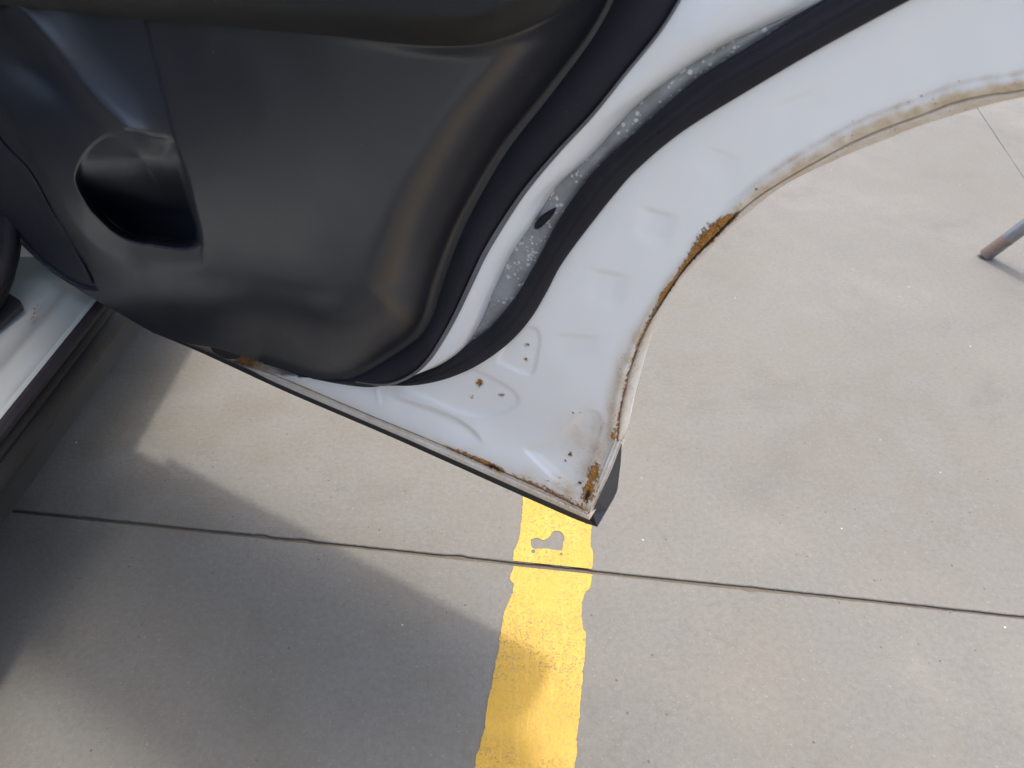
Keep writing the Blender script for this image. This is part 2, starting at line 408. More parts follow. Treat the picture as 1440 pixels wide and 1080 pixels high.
def slab(outline):
    n = len(outline); bm = bmesh.new()
    ar = sum(outline[i][0]*outline[(i+1) % n][1]-outline[(i+1) % n][0]*outline[i][1] for i in range(n))
    if ar < 0: outline = outline[::-1]
    o = np.array(outline); tn = np.roll(o, -1, 0)-np.roll(o, 1, 0); tn /= np.linalg.norm(tn, axis=1)[:, None]+1e-9; nn = np.stack([-tn[:,1], tn[:,0]], -1)
    inn = o+nn*.0016
    top = [bm.verts.new((*p, 0)) for p in inn]; mid = [bm.verts.new((*p, -.0013)) for p in o]; bot = [bm.verts.new((*p, -.018)) for p in o]
    tri = tessellate_polygon([[Vector((*p, 0)) for p in inn]])
    for t in tri:
        try: bm.faces.new([top[i] for i in t])
        except ValueError: pass
    for i in range(n):
        j = (i+1) % n; bm.faces.new((top[i], mid[i], mid[j], top[j])); bm.faces.new((mid[i], bot[i], bot[j], mid[j]))
    bmesh.ops.recalc_face_normals(bm, faces=bm.faces)
    me = bpy.data.meshes.new('concrete_slab'); bm.to_mesh(me); bm.free()
    if sum(p.normal.z*p.area for p in me.polygons) < 0: me.flip_normals()
    return link('concrete_slab', me, M['conc'], floor, smooth=False)
G = .0040; BIG = 60
e1 = edge(ja, jd, jn, -BIG, BIG, -G, 1)
far = lambda s: tuple(ja+jd*s*BIG-jn*BIG)
slab(e1+[tuple(ja+jd*BIG-jn*BIG), tuple(ja-jd*BIG-jn*BIG)])
sgn = 1 if cd @ jn < 0 else -1           # direction of crack leaving the joint
up = -cd if (-cd) @ jn > 0 else cd
# beyond the joint, left of the crack
g2 = .0009
cnn = np.array([-up[1], up[0]]);  cnn = cnn if cnn[0] < 0 else -cnn
tc = tt
e2 = edge(ja, jd, jn, -BIG, tc-.004, G, 2)
cl_ = edge(X0, up, cnn, .006, BIG, g2, 3, .01, .0009)
slab(e2+cl_+[tuple(X0+up*BIG-jd*BIG*.5+jn*5), tuple(ja-jd*BIG+jn*BIG)])
e3 = edge(ja, jd, jn, tc+.006, BIG, G, 4)
cr_ = edge(X0, up, -cnn, .006, BIG, g2*.3, 3.02, .01, .0009)
slab(e3+[tuple(ja+jd*BIG+jn*BIG)]+cr_[::-1])

# painted line: ragged outline traced, split where the joint crosses it
Lp = [(736,690),(735,712),(733,735),(731,752),(728,765),(722,776),(722,789)]
Lq = [(722,796.5),(720,803),(717,814),(722,822),(721,834),(714,850),(708,864),(706,880),(703,896),(702,912),(697,930),(694,950),(691,967),(686,985),(683,1010),(680,1030),(676,1045),(670,1062),(668,1080)]
Rp = [(832,690),(832,735),(831,752),(830,768),(834,776),(834,790),(832,800.3)]
Rq = [(833,808),(832,814),(830,826),(822,836),(818,850),(818,870),(820,885),(824,892),(823,912),(822,930),(819,945),(819,960),(816,985),(815,1010),(812,1025),(811,1045),(811,1062),(808,1080)]
sdir = floor_pt(np.array([783., 739.]), np.array([740., 1080.]))[:, :2]; sv = sdir[1]-sdir[0]; sv /= np.linalg.norm(sv)
def line_side(px, seed):
    p = floor_pt(np.array([q[0] for q in px]), np.array([q[1] for q in px]))[:, :2]; p = resample(p, max(8, int(np.linalg.norm(p[-1]-p[0])/.0025)))
    out = []
    for i, q in enumerate(p):
        t = i*.0025; o = noise.noise(Vector((t*60, seed, 0)))*.0016+noise.noise(Vector((t*190, seed, 3)))*.0016+noise.noise(Vector((t*420, seed, 5)))*.0008; 
        out.append(q+np.array([-sv[1], sv[0]])*o)
    return out
def paint_poly(name, outline, holes, parent, z=.0012):
    loops = [[Vector((*p, z)) for p in outline]]+[[Vector((*p, z)) for p in h] for h in holes]
    flat = [v for l in loops for v in l]; tri = tessellate_polygon(loops)
    V = [tuple(v) for v in flat]; F = [tuple(t) for t in tri]; base = 0; n0 = len(V); V += [(v[0], v[1], 0.0002) for v in V]
    for l in loops:
        k = len(l); F += [(base+i, base+(i+1) % k, n0+base+(i+1) % k, n0+base+i) for i in range(k)]; base += k
    me = mesh_from(name, V, F); fixn(me)
    if sum(p.normal.z*p.area for p in me.polygons) < 0: me.flip_normals()
    return link(name, me, M['yel'], parent, smooth=False)
pl = empty('painted_line', tuple(floor_pt(770, 900)))
tag(pl, 'worn yellow painted line across the concrete floor below the door corner', 'floor marking')
lq = line_side(Lq, 1); rq = line_side(Rq, 2); lp = line_side(Lp, 3); rp = line_side(Rp, 4)
paint_poly('line_segment', lq+[lq[-1]+sv*2.2, rq[-1]+sv*2.2]+rq[::-1], [], pl)
hole = [(746,759),(747,768),(752,772),(770,772),(788,775),(791,772),(792,764),(794,757),(791,751),(785,747),(778,748),(772,756),(764,760),(755,757)]
hp = floor_pt(*[np.array(a, float) for a in zip(*cr(hole+hole[:1], step=2.))])[:, :2][:-1]
sm_hole = lambda cx, cy, r, s: [tuple(floor_pt(cx+r*1.2*math.cos(a)*(1+.35*noise.noise(Vector((math.cos(a)*2, math.sin(a)*2, s)))), cy+r*math.sin(a)*(1+.35*noise.noise(Vector((math.cos(a)*2, math.sin(a)*2, s+4))))))[:2] for a in np.linspace(0, 2*math.pi, 12, endpoint=False)]
paint_poly('line_segment', [lp[0]-sv*3.]+lp+rp[::-1]+[rp[0]-sv*3.], [list(map(tuple, hp)), sm_hole(750, 776, 2.6, 1), sm_hole(789, 780, 2., 2)], pl)

# ------------------------------------------------------------------ traced curves of the door (photo pixels)
SIL = [(1560,108),(1500,120),(1440,136),(1407,143),(1367,154),(1293,177),(1243,197),(1193,217),(1127,247),(1093,267),(1061,292),(1028,321),(1003,346),(978,371),(956,396),(937,425),(920,456),(908,486),(899,515),(892,540),(884,570),(878,600),(873,622)]
SEAM = [(1560,96),(1500,112),(1427,128),(1393,132),(1343,143),(1293,162),(1243,180),(1193,202),(1147,227),(1107,250),(1069,274),(1039,298),(1014,323),(989,348),(964,376),(944,404),(928,429),(914,451),(900,479),(892,501),(884,523),(879,545),(873,571),(870,588),(869,603),(868,616)]
GO = [(1400,-62),(1340,-30),(1280,0),(1220,32),(1147,72),(1060,123),(960,185),(894,240),(860,278),(833,312),(804,350),(783,381),(767,412),(745,449),(716,482),(673,513),(627,533),(580,542.5),(543,543),(500,538)]
GI = [(1283,-66),(1222,-34),(1163,0),(1093,42),(1043,73),(993,103),(955,131),(880,198),(838,238),(812,270),(792,299),(772,334),(752,372),(722,421),(684,465),(647,493),(607,518),(567,534),(543,541),(500,532)]
SL = [(1190,-45),(1150,0),(1090,31),(1029,58),(974,90),(928,122),(895,149),(872,173),(833,217),(783,263),(753,310),(720,357),(693,413),(677,453),(657,487),(630,508),(600,521),(560,534)]
WL = [(985,-55),(955,0),(930,40),(905,72),(880,102),(833,160),(783,213),(740,263),(707,310),(680,355),(660,397),(640,440),(620,477),(600,507),(577,528),(543,541),(500,538)]
BL = [(885,-60),(863,0),(842,40),(817,77),(767,143),(717,207),(683,262),(655,315),(638,355),(620,407),(607,447),(587,477),(550,503),(510,525),(473,532.5),(450,532),(428,526.5),(400,517.5),(370,509)]
BO = [(985,-55),(955,0),(930,40),(905,72),(880,102),(833,160),(783,213),(740,263),(707,310),(680,355),(660,397),(640,440),(620,477),(600,507),(577,528),(543,541),(517,544.5),(480,540.5),(448,534.5),(423,529),(400,520.7),(370,511.5)]
CREASE = [(226,470),(253,478),(330,508),(400,532.5),(517,582),(605,618.5),(744,679),(811,711),(826,719)]
BTOP = [(213,465),(240,476),(277,490),(320,508),(400,544),(500,587),(577,620),(694,672),(811,724),(829,732)]
BBOT = [(213,467),(240,478),(277,493.5),(320,513),(400,550),(500,593),(567,622),(736,698),(811,731),(840,741)]
cSIL, cSEAM, cGO, cGI, cSL, cWL, cBL, cBO = [cr(c) for c in (SIL, SEAM, GO, GI, SL, WL, BL, BO)]
cCR, cBT, cBB = cr(CREASE), cr(BTOP), cr(BBOT)

car = empty('car', (-1.6, .9, 0))
tag(car, 'white car with its rusty rear door swung open over the concrete floor', 'car')

# ---- rust and dirt where the photo has them
rust_spots = [(675,538,5,6,.95),(741,485,4.5,3,.62),(740,505,4,3.4,.68),(664,558,3.6,3,.56),(705,555,5,3.4,.56),(802,639,3,4,.8),(795,648,2.5,2.5,.6),(816,679,2.4,2.2,.9),(833,698,4,12,.5),
              (806,580,1.4,1.4,.9),(817,580,1.2,1.2,.8),(828,597,1.5,1.2,.7),(868,605,5,7,.7),(864,614,6,6,.65),(788,670,3,2,.42),(783,680,6,2,.36),(770,676,5,2,.36),(1064,266,1.6,1.6,1),(1037,246,1.0,1.0,.6),(960,389,1.2,1.2,1),(830,259,1.3,1.1,.6)]
def f_rust(U, V):
    r = np.zeros_like(U)
    for x, y, a, b, k in rust_spots: r = np.maximum(r, k*blob(U, V, x, y, a, b))
    b_, _, _, fr, sd = dist(U, V, cSEAM)
    # main rust along the arch
    y = V; wdt = np.interp(y, [293,300,312,325,340,360,385,405,420,440,460,600], [2,9,15,16,14,9,6,7,7,4.5,3.2,2.4])
    amt = np.interp(y, [284,298,306,345,372,390,405,420,440,470,540,600,620], [0,.35,1,1,.85,.6,.95,.9,.6,.5,.48,.5,.55])
    inn = np.where(U < np.interp(V, cSEAM[::-1,1][::-1][::-1], cSEAM[::-1,0][::-1][::-1]) if False else sd*SIDE > 0, 1., 3.2)
    r = np.maximum(r, amt*np.exp(-(b_*inn/wdt)**2)*1.05)
    # along the sill crease
    b2, _, _, fr2, sd2 = dist(U, V, cCR)
    am = np.interp(U, [325,331,345,362,380,560,615,640,655,690,703,712,740,775,815], [0,.6,.6,.3,0,0,.2,.62,.7,.95,.9,.3,.42,.52,.5])
    wd = np.interp(U, [325,345,400,640,690,705,760,815], [2.6,2.6,3,4,5,4,8,6])
    r = np.maximum(r, am*np.exp(-(b2/wd)**2))
    # corner rust patch
    r = np.maximum(r, 1.0*blob(U, V, 827, 690, 7, 20, 14)); r = np.maximum(r, .85*blob(U, V, 835, 665, 8, 15, 18)); r = np.maximum(r, .42*blob(U, V, 832, 680, 14, 34, 16))
    return r
def f_dirt(U, V):
    b_, _, _, fr, sd = dist(U, V, cSEAM)
    wdt = np.interp(U, [868,900,980,1040,1100,1250,1440], [20,12,9,13,18,24,24])
    k = .9*np.exp(-(b_/wdt)**3)
    k = np.maximum(k, .95*np.exp(-(b_/3.)**2))
    k = np.maximum(k, .85*sm(U, 980, 1120)*np.exp(-((b_-np.interp(U, [1000, 1120, 1200, 1440], [13, 19, 22, 23]))/5)**2))
    b2 = dist(U, V, cCR)[0]; am = np.interp(U, [300,400,560,640,720,780,820], [.45,.35,.25,.4,.55,.8,.9]); wd = np.interp(U, [300,600,700,800], [3,5,9,24])
    k = np.maximum(k, am*np.exp(-(b2/wd)**1.3))
    k = np.maximum(k, .95*blob(U, V, 836, 662, 24, 66, 14)); k = np.maximum(k, .5*blob(U, V, 826, 616, 40, 40)); k = np.maximum(k, .85*blob(U, V, 800, 694, 48, 20, 20))
    # runs on the relief edges near the corner
    b3 = dist(U, V, np.array([(846,600),(838,622),(824,655),(814,680)], float))[0]; k = np.maximum(k, .62*np.exp(-(b3/4)**2))
    return k*np.clip(.55+.8*vnoise(U, V, 14, 3), 0, 1.2)
def f_dark(U, V):
    b_, _, _, _, _ = dist(U, V, cSEAM)
    am = np.interp(V, [280,300,360,440,470,620], [.4,.9,.9,.7,.55,.5])
    k = am*np.exp(-(b_/2.)**2)
    k = np.maximum(k, 1.2*blob(U, V, 826, 698, 3.5, 12, 14)); k = np.maximum(k, .8*blob(U, V, 1010, 318, 3, 2.4)); k = np.maximum(k, .9*blob(U, V, 676, 540, 2, 2.6)); k = k
    for x, y in ((1064,266),(1037,246),(960,389),(816,679),(802,640)): k = np.maximum(k, 1.3*blob(U, V, x, y, 2, 2))
    b2 = dist(U, V, cCR)[0]; k = np.maximum(k, .9*blob(U, V, 695, 657, 12, 3.5, 25)); 
    return k
_t = dist(np.array([800.]), np.array([400.]), cSEAM)[4][0]; SIDE = _t   # side of the seam that is panel
poly_e1 = cr([(560,530),(640,505),(668,520),(700,536),(721,550),(729,562),(723,573),(705,581),(678,585),(650,580),(610,563),(560,540)])
poly_e2 = cr([(715,470),(732,461),(743,459.5),(754,463),(759,474),(757,492),(753,515),(748,525),(735,524),(700,508)])
poly_e3 = cr([(739,631),(760,626),(778,619),(800,600),(819,582),(833,577),(844,584),(846,600),(838,630),(826,660),(812,684),(790,682),(765,660),(739,634)])
lines_rel = [(cr([(545,556),(564,562),(611,577),(644,591),(667,608),(682,626)]), 'step'),]
def step_line(U, V, c, h, w):
    b, _, _, fr, sd = dist(U, V, c); fade = sm(fr, 0, .15)*sm(1-fr, 0, .15)
    return h*sm(sd*b, -w, w)*np.exp(-(b/22)**2)*fade*2-h*np.exp(-(b/22)**2)*fade
SGO = dist(np.array([400.]), np.array([100.]), cGO)[4][0]
def panel_d(U, V):
    d = np.zeros_like(U)
    d += -.0022*sm(sdf(U, V, poly_e1), -3.2, 3.2) - .0022*sm(sdf(U, V, poly_e2), -3, 3)
    s3 = sdf(U, V, poly_e3); d += -.0022*sm(s3, -3, 4)-.002*sm(s3, 0, 16)
    d += .0004*sm(6-dist(U, V, np.array([(752,641),(785,668)], float))[0], 0, 5)
    d += step_line(U, V, lines_rel[0][0], .0022, 3.5)
    d += .0012*np.exp(-(dist(U, V, np.array([(529,548),(533,566)], float))[0]/2.5)**2)
    for cx, cy, w_, h_, an, k in ((921,319,19,21,14,.0034),(852,406,21,22,10,.0034),(812,492,25,18,2,.003),(1125,150,30,14,-22,.0018),(1010,232,22,18,20,.0015),(765,545,20,12,5,.0008)):
        c, s = math.cos(R(an)), math.sin(R(an)); x = np.abs((U-cx)*c+(V-cy)*s)-w_; y = -(U-cx)*s+(V-cy)*c
        top = sm(y+h_, -5, 3); bot = sm(h_-y, -9, 12)
        d += -k*sm(-x, -14, 12)*top*bot*.48
    # long shallow fold of the panel, and the turned ridge beside the arch seam
    b, _, _, fr, sd = dist(U, V, cSEAM); x = b
    b2 = dist(U, V, cCR)[0]; d += -.005*np.exp(-(x/60)**2)*sm(b2, 5, 90) + (.012*sm(U, 310, 440)-.014*sm(400, 400, 401)*0)*np.exp(-(b2/34)**2)-.02*sm(430-U, 0, 90)+.006*np.exp(-(b2/90)**2)*sm(800-U, 0, 200)
    k = np.interp(U, [868,900,960,1100,1200,1440], [.6,.35,.5,1,1.3,1.2])
    d += .0032*k*np.exp(-((x-9*k-2)/(5.5*k+2))**2)
    d += -.0035*np.exp(-(x/3.2)**2)
    # sill side curls out
    # broad swell under the weatherstrip
    g, _, _, _, gs = dist(U, V, cGO); gi = g*gs*SGO; d += .005*np.exp(-(g/50)**2) - .03*sm(gi, 8, 22)
    d += .0007*(vnoise(U, V, 60, 5)-.5)
    r = f_rust(U, V); d += .0028*sm(r, .45, .9)*(vnoise(U, V, 3.2, 8)-.25)+.0008*np.exp(-((r-.4)/.15)**2)
    return d
PAN = np.vstack([cSEAM, [(863,624),(852,650),(838,690),(829,716),(826,719)], cCR[::-1], [(240,468),(330,480),(430,500)],
                 cr([(500,515),(560,515),(620,470),(660,400),(720,300),(800,200),(890,110),(1000,0),(1040,-60)]), [(1300,-62),(1560,-62)]])
door = field('rear_door', PAN, 2.6, panel_d, M['door'], car, .012, (f_rust, f_dirt, f_dark))
tag(door, label='open white rear door with rust along its wheel arch edge and sill')
# turned flange of the outer skin along the arch
loft('arch_flange', cSEAM, np.vstack([cSIL]), 320, 9, lambda t, s: -.012-.001+.0045*np.sin(np.pi*np.clip(t*1.05, 0, 1))**.7-.003*t, M['door'], door, .014,
     (lambda U, V: .62*f_rust(U, V), lambda U, V: .52+.35*f_dirt(U, V), lambda U, V: f_dark(U, V)*(dist(U, V, cSEAM)[0] < 3)))
# hem flange along the sill, two ridges
HB = cr([(226,471),(277,490),(320,507),(400,543.5),(500,586.5),(577,619.5),(694,671.5),(811,723.5),(829,731)])
loft('sill_flange', cCR, HB, 260, 15, lambda t, s: np.interp(s, [0, .2, .35, .6, .78, 1], [-.014, -.010, .010, .017, .0125, .011])+.002*t-.0016*np.exp(-((t-.40)/.12)**2)-.003*np.exp(-((t-.0)/.08)**2)-.002*sm(t, .9, 1.), M['door'], door, .024,
     (lambda U, V: np.where(U < 390, 1., .62)*f_rust(U, V), lambda U, V: .5+.25*vnoise(U, V, 9, 4)+.25*sm(U, 640, 800)+.5*np.exp(-(dist(U, V, cCR)[0]/1.6)**2), lambda U, V: sm(U, 380, 430)*.9*np.exp(-(dist(U, V, cCR)[0]/1.3)**2)+f_dark(U, V)))
# turned end of the sill (cream edge at the door's lower corner)
EI = cr([(861,618),(848,648),(833,688),(825,711),(820,721)]); EO = cr([(874,623),(858,664),(846,690),(838,708),(834,718),(832,727),(828,731)])
loft('end_flange', EI, EO, 60, 13, lambda t, s: -.004+.009*np.sin(np.pi*np.clip(t*1.1, 0, 1))-.004*t+.002*np.cos(t*19), M['door'], door, .022,
     (lambda U, V: .55*f_rust(U, V)+.35*vnoise(U, V, 4, 2)*sm(V, 640, 710), lambda U, V: .35+.4*vnoise(U, V, 7, 6), lambda U, V: 0*U+.25*vnoise(U, V, 3, 9)))
# black cladding along the sill with its end cap
nC = 90; bt = resample(cBT, nC); bb = resample(cBB, nC)
rows = []
for i in range(nC):
    a = P(bt[i,0], bt[i,1]-1.0, -.004); b = P(bb[i,0], bb[i,1], -.007)
    c = b-NRM*.060+np.array([0,0,.004]); e = c-NRM*.004+np.array([0,0,.012]); f_ = e+np.array([0,0,.075])-NRM*.0; g = f_+NRM*.03+np.array([0,0,.008])
    rows.append([a, (a+b)/2, b+np.array([0,0,.0015])+NRM*.0012, b, c, e, f_, g])
Vc = np.array(rows).reshape(-1, 3); k = 8; F = [(i*k+j, i*k+j+1, (i+1)*k+j+1, (i+1)*k+j) for i in range(nC-1) for j in range(k-1)]
me = mesh_from('sill_cladding', Vc, F); fixn(me); auto(link('sill_cladding', me, M['clad'], door), 30)
ET, EB = P(874, 624, -.006), P(868, 689, -.066)
cap = [P(874.5,624,-.008), P(873,650,-.03), P(868.5,688,-.064), P(866.5,694,-.068), P(853,718,-.036), P(840,741,-.007), P(834,738,-.007), P(833.5,722,-.008), P(841,703,-.008), P(858,664,-.008)]
inn = [q-dirn*.012 for q in cap]
me = mesh_from('cladding_end_cap', cap+inn, [tuple(range(10)), tuple(range(19, 9, -1))]+[(i, (i+1) % 10, 10+(i+1) % 10, 10+i) for i in range(10)]); fixn(me)
bm = bmesh.new(); bm.from_mesh(me); bmesh.ops.triangulate(bm, faces=[f for f in bm.faces if len(f.verts) > 4]); bm.to_mesh(me); bm.free()
link('cladding_end_cap', me, M['clad'], door, smooth=False)

# outer skin, upper door and window frame (beyond the picture, they cast the door's shadow)
sk = []
for u, v in np.vstack([resample(cSIL[::-1], 40)]):
    p = P(u-2.5, v-2.5, -.032); sk.append(((p-A0) @ dirn, p[2]))
smax = sk[-1][0]
b0 = [((P(u, v, -.03)-A0) @ dirn, P(u, v, -.03)[2]) for u, v in ((832,712),(700,655),(500,567),(320,490))]
poly = [(-1.09,.40)]+[(s_, z_+.012) for s_, z_ in b0[::-1]]+sk+[(smax+.03, sk[-1][1]+.07),(smax+.04,1.26),(-1.09,1.26)]
prism('outer_skin', poly, lambda a, b, d: SZ(a, b, d), -.062, -.034, M['body'], door)
prism('upper_panel', [(-1.0,1.09),(smax+.02,1.09),(smax+.03,1.25),(-1.0,1.25)], lambda a, b, d: SZ(a, b, d), -.033, .03, M['trim'], door, .01)
wf = [SZ(-1.0,1.25,-.03), SZ(-.93,1.62,-.03), SZ(-.8,1.68,-.03), SZ(-.1,1.68,-.03), SZ(.12,1.6,-.03), SZ(smax+.02,1.25,-.03)]
tube('window_frame', wf, .022, M['body'], door)
prism('window_glass', [(-.98,1.25),(-.92,1.60),(-.8,1.66),(-.1,1.66),(.1,1.59),(smax,1.25)], lambda a, b, d: SZ(a, b, d), -.033, -.029, M['glass'], door)

# ---- sealer, raised metal lip, weatherstrips
loft('seam_sealer', cSL, cGI, 300, 9, lambda t, s: .004+.004*np.sin(np.pi*t)-.003*t, M['seal'], door, .006, (lambda U, V: 0*U,))
loft('raised_lip', np.array(cWL), resample(cSL, 400), 300, 14, lambda t, s: .009+.020*(1-t)+.0035*np.sin(np.pi*t)-.006*sm(t, .86, 1), M['body'], door, .008)
gg = resample(cGI, 420), resample(cGO, 420)
loft('weatherstrip', cGI, cGO, 360, 17, lambda t, s: .004+.016*np.sin(np.pi*np.clip(.06+t*.9, 0, 1))**.55*(.35+.65*sm(s, 1.0, .8))-.0035*np.exp(-((t-.17)/.06)**2)-.0018*np.exp(-((t-.5)/.03)**2), M['rub'], door, .01)
# slot in the sealer, with its dark bottom
slot = [(751,322),(752,315),(758,306),(768,299),(778,294),(779,297),(774,306),(766,315),(757,322)]
field('drain_slot', cr(slot+slot[:1], step=2.)[:-1], 1., lambda U, V: .0105-.002*sm(sdf(U, V, np.array(slot, float)), 0, 4), M['felt'], door, .004)

# ------------------------------------------------------------------ trim
ARM = cr([(-60,2),(0,7),(100,17),(200,28),(300,36),(400,45),(480,52),(540,59),(600,64),(667,63),(717,50),(760,32),(793,10),(804,-12),(812,-60)])
LOWER = [(-60,262),(0,312),(17,328),(33,347),(67,378),(107,405),(140,425),(167,440),(187,452),(213,466),(253,481),(300,489),(337,500),(360,507),(400,519),(423,527),(448,533)]
cLOW = cr(LOWER)
TRIM = np.vstack([cLOW, cr([(448,533),(473,534),(510,529),(550,508),(588,481),(612,447),(624,407),(642,355),(660,315),(688,262),(722,207),(772,143),(822,77),(848,40),(868,0),(890,-60)]), [(600,-62),(200,-62),(-60,-62)]])
cVAL = cBL
RIDGE = cr([(20,5),(35,18),(65,55),(100,100),(140,145),(178,184),(200,222)])
CR2 = cr([(-60,90),(0,158),(35,215),(70,270),(105,325),(135,352),(190,374),(250,386),(330,400),(400,412),(500,420),(570,405)])
EDGE = cr([(200,20),(206,40),(218,90),(232,145),(246,200),(262,245),(271,283),(281,325),(283,345)])
POC = cr([(182,185),(160,187),(143,193),(127,206),(114,224),(107,247),(109,262),(117,277),(128,294),(143,310),(157,323),(173,333),(195,340),(217,343),(240,347),(263,348),(276,344),(281,335),(280,318),(272,283),(262,245),(247,200),(220,193)])
GR = np.vstack([cr([(-60,268),(-10,298),(20,325),(35,344),(67,374),(100,396),(122,404),(137,407)]), cr([(136,402),(128,385),(105,345),(78,300),(45,240),(0,190),(-60,100)])])
def left_of(U, V, c):     # image-left side: signed distance, positive on the right of an upward/downward polyline
    b, _, _, fr, sd = dist(U, V, c); return b, sd
sgE = dist(np.array([400.]), np.array([150.]), EDGE)[4][0]
sgR = dist(np.array([200.]), np.array([80.]), RIDGE)[4][0]
sgC = dist(np.array([300.]), np.array([300.]), CR2)[4][0]
_xs = np.linspace(0, 1, 200); _sl = sm(_xs, .03, .16)*(1-sm(_xs, .36, 1.0))+.012; _hr = np.cumsum(_sl); _hr = (_hr-_hr[0])/(_hr[-1]-_hr[0])
def HR(x): return np.interp(x, _xs, _hr)
def trim_d(U, V):
    b, _, _, fr, sd = dist(U, V, cVAL)
    fade = np.interp(fr, [0, .5, .8, .9, 1], [1, 1, 1, .75, .4])
    w_ = np.interp(V, [-60, 0, 100, 250, 400, 480, 530], [90, 95, 108, 122, 125, 105, 85])
    x = np.clip(b/w_, 0, 1)
    rise = np.where(x < 0, 0, HR(x))
    # lower edge: one long soft roll towards the bottom of the door
    bl = dist(U, V, cLOW)[0]; lo = np.sin(np.clip(bl/150, 0, 1)*np.pi/2)**.8
    lo = 1-(1-lo)*sm(560-U, 0, 260)
    d = .024+.076*rise*(.50+.50*lo)
    # main face plane stands proud of the front pocket zone
    e, _, _, _, es = dist(U, V, EDGE); se = e*es*sgE
    far = sm(se, -1, 3.5); eg = sm(V, 385, 335); d += -.009*(1-far)*eg
    # ridge and hollow in the front
    r, _, _, rf, rs = dist(U, V, RIDGE); sr = r*rs*sgR
    left = 1-sm(sr, -3, 3)
    p = sdf(U, V, POC); m = (1-far)*sm(V, 420, 200)*(1-.8*sm(p, -8, 30))
    d += m*(.022*np.exp(-((np.sqrt(r*r+16)-4)/np.where(sr > 0, 26, 11))**1.15)+.008*np.exp(-(np.maximum(sr, 0)/90)**1.5)*(sr > 0)+.008*(sr <= 0)*np.exp(-(r/11)**1.6))
    d += m*(-.012)*blob(U, V, 62, 100, 70, 30, 38)
    c, _, _, cf, cs = dist(U, V, CR2); sc = c*cs*sgC
    lf = sm(U, 190, 110); d += -.026*(1-sm(sc, -26, 10))*lf
    d += .021*np.exp(-(np.maximum(sc, 0)/46)**1.3)*lf*(sc > 0) + .021*(sc <= 0)*lf
    d += .008*(1-sm(sc, -44, 10))*(1-lf)*sm(U, 620, 380)
    # armrest edge: rolls out to a lip
    a, _, _, af, as_ = dist(U, V, ARM); d += .007*np.exp(-(a/11)**2)*sm(U, 560, 720)+.004*np.exp(-(a/9)**2)*sm(U, 430, 640)
    # pocket
    p = sdf(U, V, POC)
    deep = sm(p, -1.5, 8)
    up_ = sm(V, 175, 300)*.9
    bowl = sm(p, -.5, 2.)*.0012+deep*.085*sm(V+(U-190)*.06, 195, 310)**2.2
    d -= bowl
    # groove round the grille
    g = sdf(U, V, GR); d += -.009*sm(g, -2, 1.5)
    return d
trim = field('door_trim', TRIM, 2.4, trim_d, M['trim'], door, .06)
loft('trim_edge_band', cBL, cBO, 360, 15, lambda t, s: .026+.012*np.sin(np.pi*np.clip(t*.95+.02, 0, 1))**.6*(.4+.6*sm(s, 1., .75))-.020*sm(s, .8, 1), M['felt'], door, .014)
WO = cWL-0; n_ = len(cWL)
tgt = np.gradient(cWL, axis=0); tgt /= np.linalg.norm(tgt, axis=1)[:, None]; nor = np.stack([tgt[:,1], -tgt[:,0]], -1)
if nor[len(nor)//2, 0] < 0: nor = -nor
wlip = np.interp(np.linspace(0, 1, n_), [0, .3, .6, .85, 1], [2, 3, 5.5, 4, .6])[:, None]
loft('band_lip', cWL-nor*1.0, cWL+nor*wlip, 300, 5, lambda t, s: .0345-.004*t*t, M['lip'], door, .004)
GRI = GR.mean(0)+(GR-GR.mean(0))*np.array([.975, .965])+np.array([-1.5,-2.5])
field('speaker_grille', GRI, 2.2, lambda U, V: trim_d(U, V)+.0125*sm(sdf(U, V, GRI), -1, 4)-.003, M['grille'], door, .003)
# armrest: a rounded bolster above the trim
arm_poly = np.vstack([ARM, [(812,-62),(-60,-62)]])
def arm_d(U, V):
    a = dist(U, V, ARM)[0]; x = np.clip(a/46, 0, 1)
    return .116+.055*np.sqrt(np.clip(1-(1-x)**2, 0, 1))*np.interp(U, [0, 250, 700, 812], [.5, 1, 1, .7])
field('armrest', arm_poly, 2.6, arm_d, M['arm'], door, .06)
# little clip at the bottom of the trim
field('trim_clip', cr([(296,489),(312,490),(325,495),(337,501),(334,504),(322,505),(312,502),(300,495),(296,489)], step=2)[:-1], 1.2, lambda U, V: .034+0*U, M['clad'], door, .01)

# ------------------------------------------------------------------ car body on the left
prof = [(-1.12,.445),(-1.05,.425),(-.96,.412),(-.915,.408),(-.905,.402),(-.868,.400),(-.860,.405),(-.845,.406),(-.835,.402),(-.812,.400),(-.803,.402),(-.797,.398),(-.795,.388)]
def extr(name, pr, y0, y1, mat, parent, n=2):
    V = [(x, y, z) for y in np.linspace(y0, y1, n) for x, z in pr]; k = len(pr)
    F = [(i*k+j, i*k+j+1, (i+1)*k+j+1, (i+1)*k+j) for i in range(n-1) for j in range(k-1)]
    me = mesh_from(name, V, F); fixn(me)
    if me.polygons[len(me.polygons)//2].normal.z < 0: me.flip_normals()
    return auto(link(name, me, mat, parent), 40)
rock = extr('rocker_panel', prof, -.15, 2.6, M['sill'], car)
extr('sill_seal', [(-.799,.396),(-.795,.399),(-.788,.398),(-.783,.390),(-.785,.380),(-.792,.374),(-.796,.372)], -.15, 2.6, M['rub'], rock)
extr('rocker_cladding', [(-.80,.380),(-.789,.372),(-.786,.362),(-.790,.354),(-.784,.350),(-.780,.341),(-.780,.326),(-.784,.318),(-.80,.306),(-.86,.300),(-1.0,.30)], -.15, 2.6, M['sillclad'], rock)
bp = [at_x(*q, -.95) for q in ((-70,470),(-42,440),(-24,412),(-13,385),(-5,355),(0,320),(3,270),(5,200))]
